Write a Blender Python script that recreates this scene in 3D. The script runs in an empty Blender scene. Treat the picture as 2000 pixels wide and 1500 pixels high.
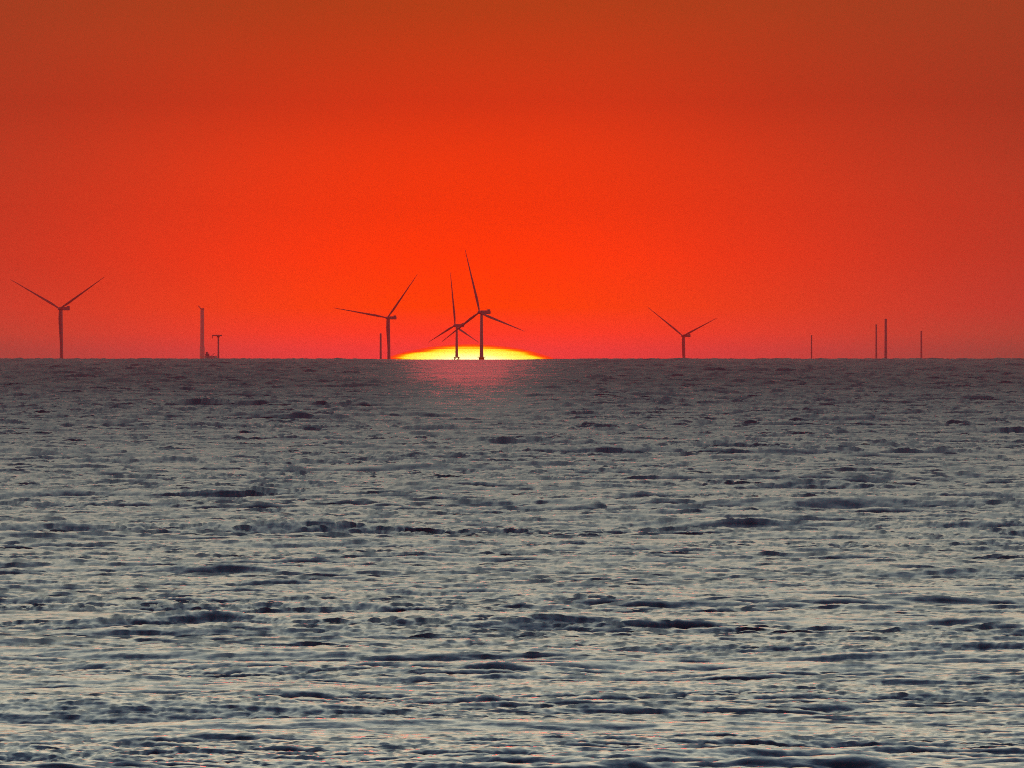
import bpy, bmesh, math
import numpy as np
from mathutils import Vector, Matrix
sc = bpy.context.scene
col = sc.collection
PI = math.pi

# ------------------------------------------------------------------ scale
R_EARTH = 6.371e6          # the sea follows the real curve of the earth
H = 10.0                   # eye height above the sea, metres
PXR = 2.27e-5              # radians per pixel of the 2000 px wide photograph
DIP = math.sqrt(2 * H / R_EARTH)
HORIZON_Y = 702.5
SUN_X = 917.0
def drop(d): return -d * d / (2 * R_EARTH)
def world_x(px, d): return (px - 1000.0) * PXR * d
def world_z(py, d): return H + (-(py - HORIZON_Y) * PXR - DIP) * d

# ------------------------------------------------------------------ camera
cam = bpy.data.cameras.new('camera')
co = bpy.data.objects.new('camera', cam); col.objects.link(co)
cam.sensor_width = 36.0
cam.angle = 2 * math.atan(1000 * PXR)
co.location = (0, 0, H)
co.rotation_euler = (PI / 2 - (DIP + (750 - HORIZON_Y) * PXR), 0, 0)
cam.clip_start = 1.0
cam.clip_end = 200000.0
sc.camera = co

# ------------------------------------------------------------------ colour management
sc.view_settings.view_transform = 'Standard'
sc.view_settings.look = 'None'
sc.view_settings.exposure = 0.0
sc.view_settings.gamma = 1.0
sc.cycles.use_denoising = False
sc.cycles.filter_width = 1.05
sc.cycles.sample_clamp_direct = 2.6
sc.cycles.sample_clamp_indirect = 3.0

# ------------------------------------------------------------------ node helper
class NT:
    def __init__(s, tree): s.t = tree; tree.nodes.clear()
    def n(s, kind, **kw):
        x = s.t.nodes.new(kind)
        for k, v in kw.items(): setattr(x, k, v)
        return x
    def link(s, a, b): s.t.links.new(a, b)
    def m(s, op, a, b=None, c=None, clamp=False):
        x = s.n('ShaderNodeMath', operation=op, use_clamp=clamp)
        for i, v in enumerate((a, b, c)):
            if v is None: continue
            if isinstance(v, (int, float)): x.inputs[i].default_value = v
            else: s.link(v, x.inputs[i])
        return x.outputs[0]
    def ramp(s, fac, stops, interp='LINEAR'):
        x = s.n('ShaderNodeValToRGB'); cr = x.color_ramp; cr.interpolation = interp
        while len(cr.elements) < len(stops): cr.elements.new(0.5)
        for e, (p, c) in zip(cr.elements, stops):
            e.position = p; e.color = (*c, 1)
        s.link(fac, x.inputs[0]); return x.outputs[0]
    def mix(s, fac, a, b, blend='MIX'):
        x = s.n('ShaderNodeMix', data_type='RGBA', blend_type=blend)
        for k, v in ((0, fac), (6, a), (7, b)):
            if isinstance(v, (int, float)): x.inputs[k].default_value = v
            elif isinstance(v, tuple): x.inputs[k].default_value = (*v, 1)
            else: s.link(v, x.inputs[k])
        return x.outputs[2]
def lin(*c):
    return tuple(((v / 255) / 12.92 if v <= 10 else ((v / 255 + .055) / 1.055) ** 2.4) for v in c)

# ------------------------------------------------------------------ world: a smoky red sunset sky
SUN_AZ = (SUN_X - 1000) * PXR               # radians to the right of +Y
w = bpy.data.worlds.new("World"); sc.world = w; w.use_nodes = True
T = NT(w.node_tree)
tc = T.n('ShaderNodeTexCoord'); sp = T.n('ShaderNodeSeparateXYZ'); T.link(tc.outputs['Generated'], sp.inputs[0])
X, Y, Z = sp.outputs
DEG = 180 / PI
elev = T.m('ADD', T.m('MULTIPLY', T.m('ARCSINE', Z), DEG), DIP * DEG)
az = T.m('SUBTRACT', T.m('MULTIPLY', T.m('ARCTAN2', X, Y), DEG), SUN_AZ * DEG)
az2 = T.m('MULTIPLY', az, az)
t_low = T.m('DIVIDE', elev, 1.0, clamp=True)
# colour of the low sky straight above the sun and far to its side, at these heights in the photograph
SKY_Y = (690, 650, 600, 500, 400, 200, 10)
#SKYSTART
GLOW = [(1.4017, 0.0916, 0.0912), (1.7, 0.0852, 0.035), (1.7, 0.096, 0.0), (1.7, 0.073, 0.0), (1.4002, 0.0691, 0.0025), (0.7541, 0.0496, 0.0091), (0.4833, 0.0623, 0.0109)]
SIDE = [(0.0, 0.1234, 0.0948), (0.2607, 0.1182, 0.0808), (0.4339, 0.0907, 0.0691), (0.3916, 0.081, 0.0468), (0.3819, 0.0779, 0.0384), (0.3022, 0.054, 0.0223), (0.3189, 0.0589, 0.0209)]
#SKYEND
def sky_ramp(c): return T.ramp(t_low, [((HORIZON_Y - y) * PXR * DEG, v) for y, v in zip(SKY_Y, c)])
glow = sky_ramp(GLOW); side = sky_ramp(SIDE)
side_r = T.mix(T.m('MULTIPLY_ADD', az, 0.5, 0.0, clamp=True), side, (0.85, 0.96, 1.0), 'MULTIPLY')
f_az = T.m('SUBTRACT', 1.0, T.m('EXPONENT', T.m('MULTIPLY', az2, -1 / (2 * 0.75 ** 2))))
low = T.mix(f_az, glow, side_r)
# faint uneven smoke in the low sky
sm = T.n('ShaderNodeTexNoise'); sm.inputs['Scale'].default_value = 60; sm.inputs['Detail'].default_value = 5
mp = T.n('ShaderNodeMapping'); mp.inputs['Scale'].default_value = (1, 1, 3); T.link(tc.outputs['Generated'], mp.inputs[0]); T.link(mp.outputs[0], sm.inputs[0])
smf = T.m('MULTIPLY_ADD', sm.outputs[0], 0.16, 0.92)
cmb = T.n('ShaderNodeVectorMath', operation='SCALE'); T.link(low, cmb.inputs[0]); T.link(smf, cmb.inputs[3])
low = cmb.outputs[0]
# sky above the frame, log scale in elevation 1..90 degrees
t_hi = T.m('DIVIDE', T.m('LOGARITHM', T.m('MAXIMUM', elev, 1.0), 10.0), 1.954, clamp=True)
high = T.ramp(t_hi, [(0.0, lin(168, 64, 34)), (0.20, (.50, .19, .10)), (0.32, (.78, .48, .32)), (0.43, (1.06, 1.00, .75)), (0.58, (.82, .90, .76)),
                     (0.68, (.41, .53, .56)), (0.77, (.11, .19, .31)), (0.87, (.04, .07, .15)), (1.0, (.025, .04, .09))])
cosaz = T.m('COSINE', T.m('MULTIPLY', az, 1 / DEG))
high = T.mix(T.m('MULTIPLY_ADD', cosaz, -0.40, 0.40, clamp=True), high, (.10, .10, .17))
nis = T.n('ShaderNodeTexSky', sky_type='NISHITA')
nis.sun_disc = False; nis.sun_elevation = math.radians(0.4); nis.sun_rotation = SUN_AZ
nis.air_density = 1.5; nis.dust_density = 4.0
nsc = T.n('ShaderNodeVectorMath', operation='SCALE'); T.link(nis.outputs[0], nsc.inputs[0]); nsc.inputs[3].default_value = 0.05
high = T.mix(1.0, high, nsc.outputs[0], 'ADD')
f_hi = T.m('SMOOTH_MIN', T.m('MULTIPLY', T.m('SUBTRACT', elev, 1.0), 1.2, clamp=True), 1.0, 0.1, clamp=True)
sky = T.mix(f_hi, low, high)
bg = T.n('ShaderNodeBackground'); T.link(sky, bg.inputs[0]); bg.inputs[1].default_value = 1.0
wo = T.n('ShaderNodeOutputWorld'); T.link(bg.outputs[0], wo.inputs[0])

# ------------------------------------------------------------------ sun lamp
sl = bpy.data.lights.new('sun_light', 'SUN'); sl.energy = 1.3; sl.angle = math.radians(2.4)
sl.color = (1.0, 0.035, 0.045)
slo = bpy.data.objects.new('sun_light', sl); col.objects.link(slo)
ELEV = math.radians(0.3)
slo.rotation_euler = Vector((-math.sin(SUN_AZ) * math.cos(ELEV), -math.cos(SUN_AZ) * math.cos(ELEV), -math.sin(ELEV))).to_track_quat('-Z', 'Y').to_euler()

# ------------------------------------------------------------------ materials
def principled(name, base, rough, metallic=0.0):
    m = bpy.data.materials.new(name); m.use_nodes = True
    t = NT(m.node_tree)
    p = t.n('ShaderNodeBsdfPrincipled'); o = t.n('ShaderNodeOutputMaterial'); t.link(p.outputs[0], o.inputs[0])
    p.inputs['Base Color'].default_value = (*base, 1); p.inputs['Roughness'].default_value = rough
    p.inputs['Metallic'].default_value = metallic
    return m, t, p
def paint(name, base, rough=0.5, var=0.15, scale=0.4):
    m, t, p = principled(name, base, rough)
    tc = t.n('ShaderNodeTexCoord'); n = t.n('ShaderNodeTexNoise'); n.inputs['Scale'].default_value = scale
    n.inputs['Detail'].default_value = 5; t.link(tc.outputs['Object'], n.inputs[0])
    a = tuple(c * (1 - var) for c in base); b = tuple(min(1, c * (1 + var)) for c in base)
    t.link(t.ramp(n.outputs[0], [(0.35, a), (0.65, b)]), p.inputs['Base Color'])
    return m
M_TOWER = paint('tower_paint', (.34, .25, .24), .6)
M_BLADE = paint('blade_paint', (.24, .17, .16), .6)
M_NAC = paint('nacelle_paint', (.20, .19, .20), .6)
M_PALE = paint('hazed_tower_paint', (.85, .42, .38), .6)  # tower colour paled so that it looks faded by haze
M_BASE = paint('foundation_paint', (.45, .28, .05), .7)
M_STEEL = paint('weathered_steel', (.24, .22, .23), .6)
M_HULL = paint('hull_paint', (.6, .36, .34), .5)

# sea water
M_SEA, ts, ps = principled('sea_water', (.012, .020, .030), .16)
ps.inputs['IOR'].default_value = 1.333
tcs = ts.n('ShaderNodeTexCoord')
mps = ts.n('ShaderNodeMapping'); mps.inputs['Scale'].default_value = (1.0, 0.6, 1.0); ts.link(tcs.outputs['Object'], mps.inputs[0])
def noise(scale, detail):
    n = ts.n('ShaderNodeTexNoise'); n.inputs['Scale'].default_value = scale; n.inputs['Detail'].default_value = detail
    n.inputs['Roughness'].default_value = .6
    ts.link(mps.outputs[0], n.inputs[0]); return n.outputs[0]
# further out the unresolved ripples widen the reflection: roughness of the wind-ruffled water
sps = ts.n('ShaderNodeSeparateXYZ'); ts.link(tcs.outputs['Object'], sps.inputs[0])
far = ts.m('DIVIDE', ts.m('SUBTRACT', sps.outputs[1], 500.0), 3500.0, clamp=True)
glow_fac = ts.n('ShaderNodeAttribute', attribute_name='glow_flat').outputs['Fac']
rough = ts.m('MULTIPLY_ADD', ts.m('POWER', far, .6), .52, .08)
coa = ts.n('ShaderNodeAttribute', attribute_name='coarse').outputs['Fac']   # where the mesh is too wide for ripples
ts.link(ts.m('MAXIMUM', ts.m('MULTIPLY', rough, ts.m('MULTIPLY_ADD', glow_fac, -.05, 1.0)), ts.m('MULTIPLY', coa, .36)), ps.inputs['Roughness'])
bump = ts.n('ShaderNodeBump'); bump.inputs['Strength'].default_value = 1.0; bump.inputs['Distance'].default_value = 0.10
ts.link(ts.m('ADD', ts.m('MULTIPLY_ADD', glow_fac, -.019, .02), ts.m('MULTIPLY', coa, .2)), bump.inputs['Distance'])
ts.link(noise(2.2, 4), bump.inputs['Height']); ts.link(bump.outputs[0], ps.inputs['Normal'])

# ------------------------------------------------------------------ sea: wind waves on the curved water surface
rng = np.random.default_rng(11)
def wave_tile(n, size, lam_peak, hs, lam_min, lam_max, spread, seed, fall=3.6):
    """height and horizontal displacement of one square of wind sea, waves running along Y"""
    r = np.random.default_rng(seed)
    k1 = 2 * np.pi * np.fft.fftfreq(n, size / n)
    kx, ky = np.meshgrid(k1, k1); k = np.hypot(kx, ky); k[0, 0] = 1e9
    kp = 2 * np.pi / lam_peak
    s = np.exp(-1.25 * (kp / k) ** 2) * k ** (-fall)
    ang = np.abs(ky) / k
    s *= ang ** spread + 0.03
    s[(k > 2 * np.pi / lam_min) | (k < 2 * np.pi / lam_max)] = 0; s[0, 0] = 0
    f = (r.normal(size=(n, n)) + 1j * r.normal(size=(n, n))) * np.sqrt(s)
    h = np.fft.ifft2(f); sc_ = hs / 4 / h.real.std()
    f *= sc_
    h = np.fft.ifft2(f).real
    dy = np.fft.ifft2(1j * f * ky / k).real
    dx = np.fft.ifft2(1j * f * kx / k).real
    return [a.astype(np.float32) for a in (h, dx, dy)]
def sample(tile, size, x, y):
    n = tile.shape[0]
    u = (x / size * n) % n; v = (y / size * n) % n
    i = np.floor(u).astype(np.int32); j = np.floor(v).astype(np.int32)
    fu = (u - i).astype(np.float32); fv = (v - j).astype(np.float32)
    i %= n; j %= n; i1 = (i + 1) % n; j1 = (j + 1) % n
    return (tile[j, i] * (1 - fu) + tile[j, i1] * fu) * (1 - fv) + (tile[j1, i] * (1 - fu) + tile[j1, i1] * fu) * fv
TILES = [  # arrays, size, rotation, chop, sideways stretch, wavelength used for fading
    (wave_tile(1024, 811.0, 22.0, .50, 7, 90, 14.0, 7), 811.0, -.05, 1.3, 1.2, 14.0),
    (wave_tile(2048, 463.0, 5.4, .20, 1.0, 30, 4.0, 1), 463.0, .06, 1.5, 1.5, 4.0),
    (wave_tile(1024, 97.0, 0.85, .076, .25, 4, 3.5, 2, 3.8), 97.0, -.10, 1.6, 1.7, 1.0),
    (wave_tile(1024, 23.7, .29, .038, .07, 0.8, 3.0, 3, 3.7), 23.7, .12, 1.6, 1.4, .45)]
BIG = wave_tile(512, 1900.0, 60, .22, 22, 260, 1.5, 5)

def rows():
    out = [-3000, -1200, -500, -200, -80, -20]
    d = 0.0
    while d < 470: out.append(d); d += 1.2 if d > 300 else 3.0
    while d < 12500:
        out.append(d); d += 0.16 * (d / 490) ** 1.3
    while d < 43000: out.append(d); d *= 1.04
    return np.array(out)
def sea():
    ys = rows()
    NC = 860
    a = 0.0238                                   # half width of the fine band, as a slope
    s = np.linspace(-1, 1, NC)
    flank = np.concatenate([np.geomspace(1.006, 2.4, 130), np.geomspace(2.5, 60, 30)])
    s = np.concatenate([-flank[::-1], s, flank])
    d = np.maximum(ys, 470.0)
    half = 1.5 + a * d
    Yg, S = np.meshgrid(ys, s, indexing='ij')
    Xg = S * half[:, None]
    sx = np.gradient(Xg, axis=1); sy = np.gradient(Yg, axis=0)
    Z = np.zeros_like(Xg); DX = np.zeros_like(Xg); DY = np.zeros_like(Xg)
    # waves flattened far out below the sun, added so the water returns its red glow
    ax = (Xg / np.maximum(Yg, 1) - SUN_AZ) / PXR
    glow_flat = np.exp(-(np.abs(ax) / 150) ** 2.2) * np.clip((Yg - 1900) / 3000, 0, 1) ** .8
    glow_flat *= .96 * (1 - .18 * np.clip(sample(BIG[0], 1900.0, Xg * 9, Yg) / .055, -1, 1))
    glow_flat = np.clip(glow_flat, 0, .99)
    for (tl, size, rot, chop, wide, lam) in TILES:
        fade = np.clip(3.5 * lam / np.maximum(sx, 1e-3) , 0, 1) * np.clip(3.5 * lam / sy, 0, 1)
        c, s_ = math.cos(rot), math.sin(rot)
        u = (Xg * c + Yg * s_) / wide; v = -Xg * s_ + Yg * c
        h = sample(tl[0], size, u, v)
        gust = 1 + .35 * sample(BIG[0], 1900.0, Xg + 300 * rot, Yg * .8) / .055
        fade = fade * np.clip(gust, .45, 1.8) * (1 + (.2 if lam > 10 else 1.9) * np.clip((Yg - 600) / (1200 + 900 * lam), 0, 1)) * (1 - glow_flat) ** 2.0
        Z += h * fade
        cy = sample(tl[2], size, u, v) * chop * fade; cx = sample(tl[1], size, u, v) * chop * fade
        DX += cx * c - cy * s_; DY += cx * s_ + cy * c
    Z += sample(BIG[0], 1900.0, Xg, Yg) * .6
    Xg = Xg - DX; Yg2 = Yg - DY * .8
    Z += -(Xg ** 2 + Yg ** 2) / (2 * R_EARTH)
    nr, nc = Xg.shape
    co_ = np.stack([Xg, Yg2, Z], -1).reshape(-1).astype(np.float32)
    idx = np.arange(nr * nc, dtype=np.int32).reshape(nr, nc)
    q = np.stack([idx[:-1, :-1], idx[:-1, 1:], idx[1:, 1:], idx[1:, :-1]], -1).reshape(-1)
    me = bpy.data.meshes.new('sea')
    me.vertices.add(nr * nc); me.vertices.foreach_set('co', co_)
    me.loops.add(len(q)); me.loops.foreach_set('vertex_index', q)
    npoly = len(q) // 4
    me.polygons.add(npoly)
    me.polygons.foreach_set('loop_start', np.arange(0, npoly * 4, 4, dtype=np.int32))
    me.update(calc_edges=True)
    me.polygons.foreach_set('use_smooth', np.ones(npoly, dtype=bool))
    at = me.attributes.new('glow_flat', 'FLOAT', 'POINT'); at.data.foreach_set('value', glow_flat.reshape(-1).astype(np.float32))
    coarse = np.clip((sx - .7) / 8, 0, 1) + np.clip((sy - .8) / 3, 0, 1) * (Yg < 472)
    at = me.attributes.new('coarse', 'FLOAT', 'POINT'); at.data.foreach_set('value', np.clip(coarse, 0, 1).reshape(-1).astype(np.float32))
    me.materials.append(M_SEA)
    o = bpy.data.objects.new('sea', me); col.objects.link(o)
    o['kind'] = 'structure'
    print('sea verts', nr, nc)
sea()

# ------------------------------------------------------------------ mesh helpers
def obj(name, bm, mat, parent=None, loc=(0, 0, 0), smooth=False):
    me = bpy.data.meshes.new(name)
    bmesh.ops.recalc_face_normals(bm, faces=bm.faces)
    if smooth:
        for f in bm.faces: f.smooth = True
    bm.to_mesh(me); bm.free(); me.materials.append(mat)
    o = bpy.data.objects.new(name, me); col.objects.link(o); o.location = loc
    if parent: o.parent = parent
    return o
def thing(name, label, cat, loc, group=None):
    o = bpy.data.objects.new(name, None); col.objects.link(o); o.location = loc
    o['label'] = label; o['category'] = cat
    if group: o['group'] = group
    return o
def lathe(bm, prof, seg=20, cx=0, cy=0, cap=True):
    rings = []
    for z, r in prof:
        rings.append([bm.verts.new((cx + r * math.cos(2 * PI * i / seg), cy + r * math.sin(2 * PI * i / seg), z)) for i in range(seg)])
    for a, b in zip(rings, rings[1:]):
        for i in range(seg): bm.faces.new((a[i], a[(i + 1) % seg], b[(i + 1) % seg], b[i]))
    if cap:
        bm.faces.new(rings[0][::-1]); bm.faces.new(rings[-1])
def box(bm, x0, x1, y0, y1, z0, z1, bevel=0.0):
    v = [bm.verts.new((x, y, z)) for x in (x0, x1) for y in (y0, y1) for z in (z0, z1)]
    fs = [bm.faces.new([v[i] for i in q]) for q in ((0, 1, 3, 2), (4, 6, 7, 5), (0, 4, 5, 1), (2, 3, 7, 6), (0, 2, 6, 4), (1, 5, 7, 3))]
    if bevel:
        es = list({e for f in fs for e in f.edges})
        bmesh.ops.bevel(bm, geom=es, offset=bevel, segments=2, affect='EDGES')
def bar(bm, p, q, r, seg=6):
    p = Vector(p); q = Vector(q); ax = (q - p).normalized()
    u = ax.orthogonal().normalized(); v = ax.cross(u)
    A = [bm.verts.new(p + (u * math.cos(2 * PI * i / seg) + v * math.sin(2 * PI * i / seg)) * r) for i in range(seg)]
    B = [bm.verts.new(q + (u * math.cos(2 * PI * i / seg) + v * math.sin(2 * PI * i / seg)) * r) for i in range(seg)]
    for i in range(seg): bm.faces.new((A[i], A[(i + 1) % seg], B[(i + 1) % seg], B[i]))
    bm.faces.new(A[::-1]); bm.faces.new(B)

# ------------------------------------------------------------------ the setting sun
def make_sun():
    d = 150000.0
    a = 229 * PXR * d; b = 90 * PXR * d; zc = world_z(HORIZON_Y + 60, d)
    bm = bmesh.new(); bmesh.ops.create_uvsphere(bm, u_segments=96, v_segments=64, radius=1.0)
    for v in bm.verts: v.co = Vector((v.co.x * a, v.co.y * a, v.co.z * b))
    m = bpy.data.materials.new('sun_fire'); m.use_nodes = True; t = NT(m.node_tree)
    tc_ = t.n('ShaderNodeTexCoord'); s_ = t.n('ShaderNodeSeparateXYZ'); t.link(tc_.outputs['Object'], s_.inputs[0])
    x = t.m('DIVIDE', s_.outputs[0], a); z = t.m('DIVIDE', s_.outputs[2], b)
    # layered refraction: the rim is ragged in thin horizontal steps
    nz = t.n('ShaderNodeTexNoise'); nz.inputs['Scale'].default_value = 1.0; nz.inputs['Detail'].default_value = 2
    mp_ = t.n('ShaderNodeMapping'); mp_.inputs['Scale'].default_value = (.6 / a, .6 / a, 26 / b)
    t.link(tc_.outputs['Object'], mp_.inputs[0]); t.link(mp_.outputs[0], nz.inputs[0])
    rr = t.m('SQRT', t.m('ADD', t.m('MULTIPLY', x, x), t.m('MULTIPLY', z, z)))
    rr = t.m('ADD', rr, t.m('MULTIPLY', t.m('SUBTRACT', nz.outputs[0], .5), .16))
    c = t.ramp(rr, [(0.0, (2.5, 2.5, 1.5)), (0.70, (2.5, 2.5, 1.2)), (0.80, (2.4, 2.3, .35)), (0.915, (2.3, 1.6, .05)),
                    (0.935, (2.1, .8, 0)), (0.95, (1.9, .32, 0)), (0.975, (1.7, .11, .01)), (1.0, (1.6, .08, .03))])
    e = t.n('ShaderNodeEmission'); t.link(c, e.inputs[0]); e.inputs[1].default_value = 1.0
    o_ = t.n('ShaderNodeOutputMaterial'); t.link(e.outputs[0], o_.inputs[0])
    o = obj('sun', bm, m, None, (world_x(SUN_X, d), d, zc), smooth=True)
    o['label'] = 'flattened glowing yellow sun half sunk behind the sea horizon'; o['category'] = 'sun'
make_sun()

# ------------------------------------------------------------------ wind turbines
L_BLADE = 75.0
def blade_mesh():
    bm = bmesh.new()
    st = [(0, 1.5, 1.5, 0), (2, 1.5, 1.5, 0), (6, 1.9, 1.1, .2), (12, 2.5, .85, .3), (18, 2.6, .7, .35), (28, 2.2, .55, .25), (40, 1.7, .4, .15),
          (52, 1.25, .3, .1), (63, .9, .2, 0), (70, .6, .12, -.1), (74, .4, .08, -.1), (75, .2, .05, -.1)]
    rings = []; seg = 12
    for z, c, th, off in st:
        bend = -2.2 * (z / 75) ** 2               # tips bend back in the wind
        rings.append([bm.verts.new((off + c / 2 * math.cos(2 * PI * i / seg) * (1.0 if math.cos(2 * PI * i / seg) < 0 else 1.15),
                                    bend + th / 2 * math.sin(2 * PI * i / seg), z)) for i in range(seg)])
    for a, b in zip(rings, rings[1:]):
        for i in range(seg): bm.faces.new((a[i], a[(i + 1) % seg], b[(i + 1) % seg], b[i]))
    bm.faces.new(rings[0][::-1]); bm.faces.new(rings[-1])
    bmesh.ops.recalc_face_normals(bm, faces=bm.faces)
    for f in bm.faces: f.smooth = True
    me = bpy.data.meshes.new('blade'); bm.to_mesh(me); bm.free(); me.materials.append(M_BLADE)
    return me
BLADE = blade_mesh()
YAW = math.radians(52)                              # rotors face left and a little towards the shore
def turbine(label, tower_px, hub_py, lpx, vecs, base_top_py, lattice=False, tower_r=1.0):
    d = L_BLADE / (lpx * PXR)
    x = world_x(tower_px, d); z0 = drop(math.hypot(x, d)); zh = world_z(hub_py, d) - z0
    t = thing('wind_turbine', label, 'wind turbine', (x, d, z0), 'offshore wind turbines with blades')
    zb = world_z(base_top_py, d) - z0
    bm = bmesh.new(); rb, rt = 2.2 * tower_r, 1.5 * tower_r
    prof = [(zb, rb)]
    for k in range(1, 5):                           # flanges between tower sections
        zz = zb + (zh - 2 - zb) * k / 5; r = rb + (rt - rb) * k / 5
        prof += [(zz - .2, r), (zz - .1, r + .08), (zz + .1, r + .08), (zz + .2, r)]
    prof += [(zh - 2, rt)]
    lathe(bm, prof, 24); obj('tower', bm, M_TOWER, t, smooth=False)
    bm = bmesh.new()
    if lattice:                                     # four-legged lattice foot
        for sx in (-1, 1):
            for sy in (-1, 1):
                bar(bm, (sx * 8, sy * 8, -6), (sx * 2.6, sy * 2.6, zb - .4), .75)
        for k in range(3):
            f0, f1 = k / 3, (k + 1) / 3
            for sy in (-1, 1):
                w0 = 8 + (2.6 - 8) * f0; w1 = 8 + (2.6 - 8) * f1; h0 = -6 + (zb + 5.6) * f0; h1 = -6 + (zb + 5.6) * f1
                bar(bm, (-w0, sy * w0, h0), (w1, sy * w1, h1), .35); bar(bm, (w0, sy * w0, h0), (-w1, sy * w1, h1), .35)
        lathe(bm, [(zb - 1.2, 4.2), (zb - .05, 4.2)], 12)
    else:
        lathe(bm, [(-8, 3.1), (zb - 1.0, 3.1), (zb - .9, 4.6), (zb - .5, 4.6), (zb - .45, 3.0), (zb - .01, 3.0)], 24)
        for i in range(14):                         # railing of the work platform
            an = 2 * PI * i / 14; p = (4.4 * math.cos(an), 4.4 * math.sin(an), zb - .5)
            an2 = 2 * PI * (i + 1) / 14; q = (4.4 * math.cos(an2), 4.4 * math.sin(an2), zb + .7)
            bar(bm, p, (p[0], p[1], zb + .7), .06, 4); bar(bm, (p[0], p[1], zb + .7), q, .05, 4)
    obj('foundation', bm, M_BASE, t)
    fwd = Vector((-math.sin(YAW), -math.cos(YAW), 0)); rot = math.atan2(fwd.y, fwd.x)
    bm = bmesh.new(); box(bm, -12.2, 1.4, -2.1, 2.1, -2.0, 2.2, .6)      # nacelle, front towards +X
    nac = obj('nacelle', bm, M_NAC, t, (0, 0, zh)); nac.rotation_euler = (0, 0, rot)
    bm = bmesh.new(); box(bm, -11.8, -9.4, -1.5, 1.5, 2.15, 3.5, .2)
    obj('cooler', bm, M_NAC, nac)
    bm = bmesh.new(); bar(bm, (-7.6, 0, 2.1), (-7.6, 0, 4.4), .08, 5); bar(bm, (-7.9, .5, 4.2), (-7.3, -.5, 4.2), .07, 5)
    obj('wind_sensor', bm, M_STEEL, nac)
    bm = bmesh.new(); lathe(bm, [(-.9, 1.7), (.6, 2.0), (1.8, 1.8), (2.8, 1.2), (3.4, .4)], 20)
    bmesh.ops.rotate(bm, verts=bm.verts, cent=(0, 0, 0), matrix=Matrix.Rotation(PI / 2, 3, 'Y'))
    hub = obj('hub', bm, M_NAC, t, (fwd.x * 2.35, fwd.y * 2.35, zh), smooth=True); hub.rotation_euler = (0, 0, rot)
    hc = Vector((fwd.x * 3.0, fwd.y * 3.0, zh))
    for vx, vy in vecs:
        gx, gz = vx * PXR * d, vy * PXR * d
        rest = math.sqrt(max(0, L_BLADE ** 2 - gx * gx - gz * gz)) * (-1 if vx > 0 else 1)
        zax = Vector((gx, rest, gz)).normalized()
        xax = Vector((0, 1, 0)).cross(zax)
        xax = xax.normalized(); yax = zax.cross(xax)
        b = bpy.data.objects.new('blade', BLADE); col.objects.link(b); b.parent = t
        b.matrix_local = Matrix.Translation(hc) @ Matrix((xax, yax, zax)).transposed().to_4x4()
    return t
turbine('large wind turbine at the far left with two blades raised in a wide V', 120.0, 603, 117.0,
        [(-96, 57), (90, 63), (4, -117)], 703)
turbine('wind turbine at the left tip of the sun, one blade nearly level', 759.5, 621, 107.0,
        [(-105, 20), (60, 86), (4, -106)], 704)
turbine('smaller far wind turbine in front of the sun with one blade straight up', 892.0, 636, 105.5,
        [(-9, 104), (-50, -31), (48, -34)], 697, lattice=True, tower_r=.9)
turbine('tallest wind turbine in front of the sun, top blade leaning slightly left', 940.5, 610, 127.0,
        [(-28, 122), (90, -38), (-72, -56)], 697.5)
turbine('small distant wind turbine right of the sun, two blades raised in a V', 1336.0, 656, 92.0,
        [(-69, 57), (69, 36), (3, -91)], 704)

# ------------------------------------------------------------------ bare towers still waiting for their rotors
def bare_tower(label, px, top_py, width_px, d):
    x = world_x(px, d); z0 = drop(math.hypot(x, d)); zt = world_z(top_py, d) - z0
    t = thing('turbine_tower', label, 'tower', (x, d, z0), 'bare turbine towers without rotors')
    r = width_px * PXR * d / 2
    bm = bmesh.new(); prof = [(-6, r * 1.08)]
    n = 5
    for k in range(1, n):
        zz = zt * k / n; rr = r * (1.08 - .22 * k / n)
        prof += [(zz - .2, rr), (zz - .1, rr + .08), (zz + .1, rr + .08), (zz + .2, rr)]
    prof += [(zt - 1.2, r * .86)]
    lathe(bm, prof, 24); obj('tower', bm, M_TOWER, t)
    bm = bmesh.new(); lathe(bm, [(zt - 1.2, r * .95), (zt - .3, r * .95), (zt - .25, r * .6), (zt, r * .55)], 24)
    obj('top_flange', bm, M_STEEL, t)
bare_tower('short bare tower close to the left side of a wind turbine near the sun', 743.5, 651, 4.2, 31000)
bare_tower('thin short bare tower, nearest the sun of those on the right', 1585, 654.5, 2.8, 33000)
bare_tower('bare tower just left of the thickest and tallest one on the right', 1711.5, 633.5, 3.6, 30000)
bare_tower('thickest and tallest bare tower of the right hand pair', 1730, 622.5, 5.4, 28000)
bare_tower('thin bare tower standing alone at the far right', 1799.5, 646.5, 3.8, 33000)

# ------------------------------------------------------------------ half built turbine, lift platform and work ship on the left
d = 42500.0
x = world_x(395, d); z0 = drop(d); S = PXR * d
t = thing('unfinished_turbine', 'pale hazy tower with a short slanting stub on its top', 'tower', (x, d, z0))
zt = world_z(605, d) - z0
bm = bmesh.new(); lathe(bm, [(-6, 7.0 * S), (zt * .16, 6.6 * S), (zt * .26, 5.6 * S), (zt * .34, 4.6 * S), (zt * .36, 5.6 * S), (zt * .44, 5.6 * S),
                             (zt * .46, 4.9 * S), (zt * .58, 4.8 * S), (zt * .60, 4.0 * S), (zt * .8, 3.8 * S), (zt, 3.6 * S)], 24)
obj('tower', bm, M_PALE, t)
bm = bmesh.new(); box(bm, -3.4 * S, 4.2 * S, -3, 3, zt + .02, zt + 3.0 * S, .6)
obj('nacelle', bm, M_TOWER, t)
bm = bmesh.new(); bar(bm, (-2.5 * S, 0, zt + 1.5 * S), (-7.6 * S, 0, zt + 8.0 * S), .9 * S, 8)
obj('blade_root', bm, M_BLADE, t)

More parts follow.
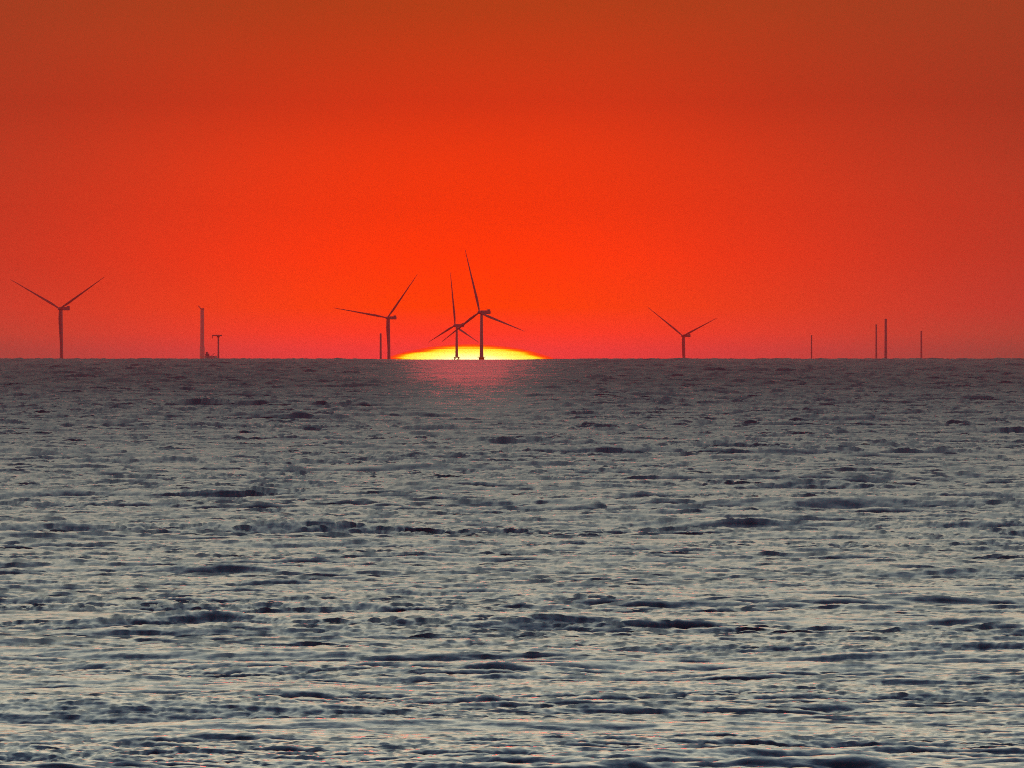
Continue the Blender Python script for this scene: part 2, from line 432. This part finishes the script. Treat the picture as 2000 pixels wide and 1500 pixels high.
d = 30000.0; x = world_x(426.5, d); z0 = drop(d); S = PXR * d
t = thing('platform_mast', 'T shaped mast with a flat deck on one thin column', 'platform', (x, d, z0))
zt = world_z(656.5, d) - z0
bm = bmesh.new(); lathe(bm, [(-6, 2.3 * S), (zt * .6, 1.7 * S), (zt - 3 * S, 1.5 * S), (zt, 3.2 * S)], 16); obj('column', bm, M_STEEL, t)
bm = bmesh.new(); box(bm, -12.5 * S, 7 * S, -5, 5, zt + .02, zt + 2.6 * S, .3); obj('deck', bm, M_STEEL, t)
bm = bmesh.new(); bar(bm, (-11.6 * S, 0, zt - 4.5 * S), (-11.6 * S, 0, zt), .7 * S, 8); obj('hoist', bm, M_STEEL, t)

d = 24500.0; x = world_x(410, d); z0 = drop(d); S = PXR * d
t = thing('work_ship', 'low faint work ship between the hazy tower and the T shaped mast', 'ship', (x, d, z0))
zk = world_z(695, d) - z0
bm = bmesh.new()
ring = [(-11 * S, 0), (-9 * S, -5), (10 * S, -5), (14 * S, 0), (10 * S, 5), (-9 * S, 5)]
A = [bm.verts.new((p[0] * .92, p[1] * .8, -2)) for p in ring]; B = [bm.verts.new((p[0], p[1], zk)) for p in ring]
for i in range(6): bm.faces.new((A[i], A[(i + 1) % 6], B[(i + 1) % 6], B[i]))
bm.faces.new(A[::-1]); bm.faces.new(B)
obj('hull', bm, M_HULL, t)
bm = bmesh.new(); box(bm, -9 * S, -1 * S, -4, 4, zk + .02, zk + 4.5 * S, .3); box(bm, -8 * S, -4 * S, -3, 3, zk + 4.4 * S, zk + 8 * S, .3)
obj('deckhouse', bm, M_NAC, t)
bm = bmesh.new(); bar(bm, (3 * S, 0, zk), (9 * S, 0, zk + 5 * S), .5 * S); obj('crane', bm, M_STEEL, t)

# ------------------------------------------------------------------ haze: one box of reddish evening air
bm = bmesh.new(); box(bm, -9000, 9000, -3500, 43800, -155, 230)
mh = bpy.data.materials.new('haze_air'); mh.use_nodes = True; th = NT(mh.node_tree)
pv = th.n('ShaderNodeVolumePrincipled'); oh = th.n('ShaderNodeOutputMaterial'); th.link(pv.outputs[0], oh.inputs[1])
pv.inputs['Color'].default_value = (1.0, .05, .035, 1); pv.inputs['Density'].default_value = 1.8e-5
pv.inputs['Anisotropy'].default_value = 0.4
hz = obj('haze', bm, mh); hz['kind'] = 'stuff'
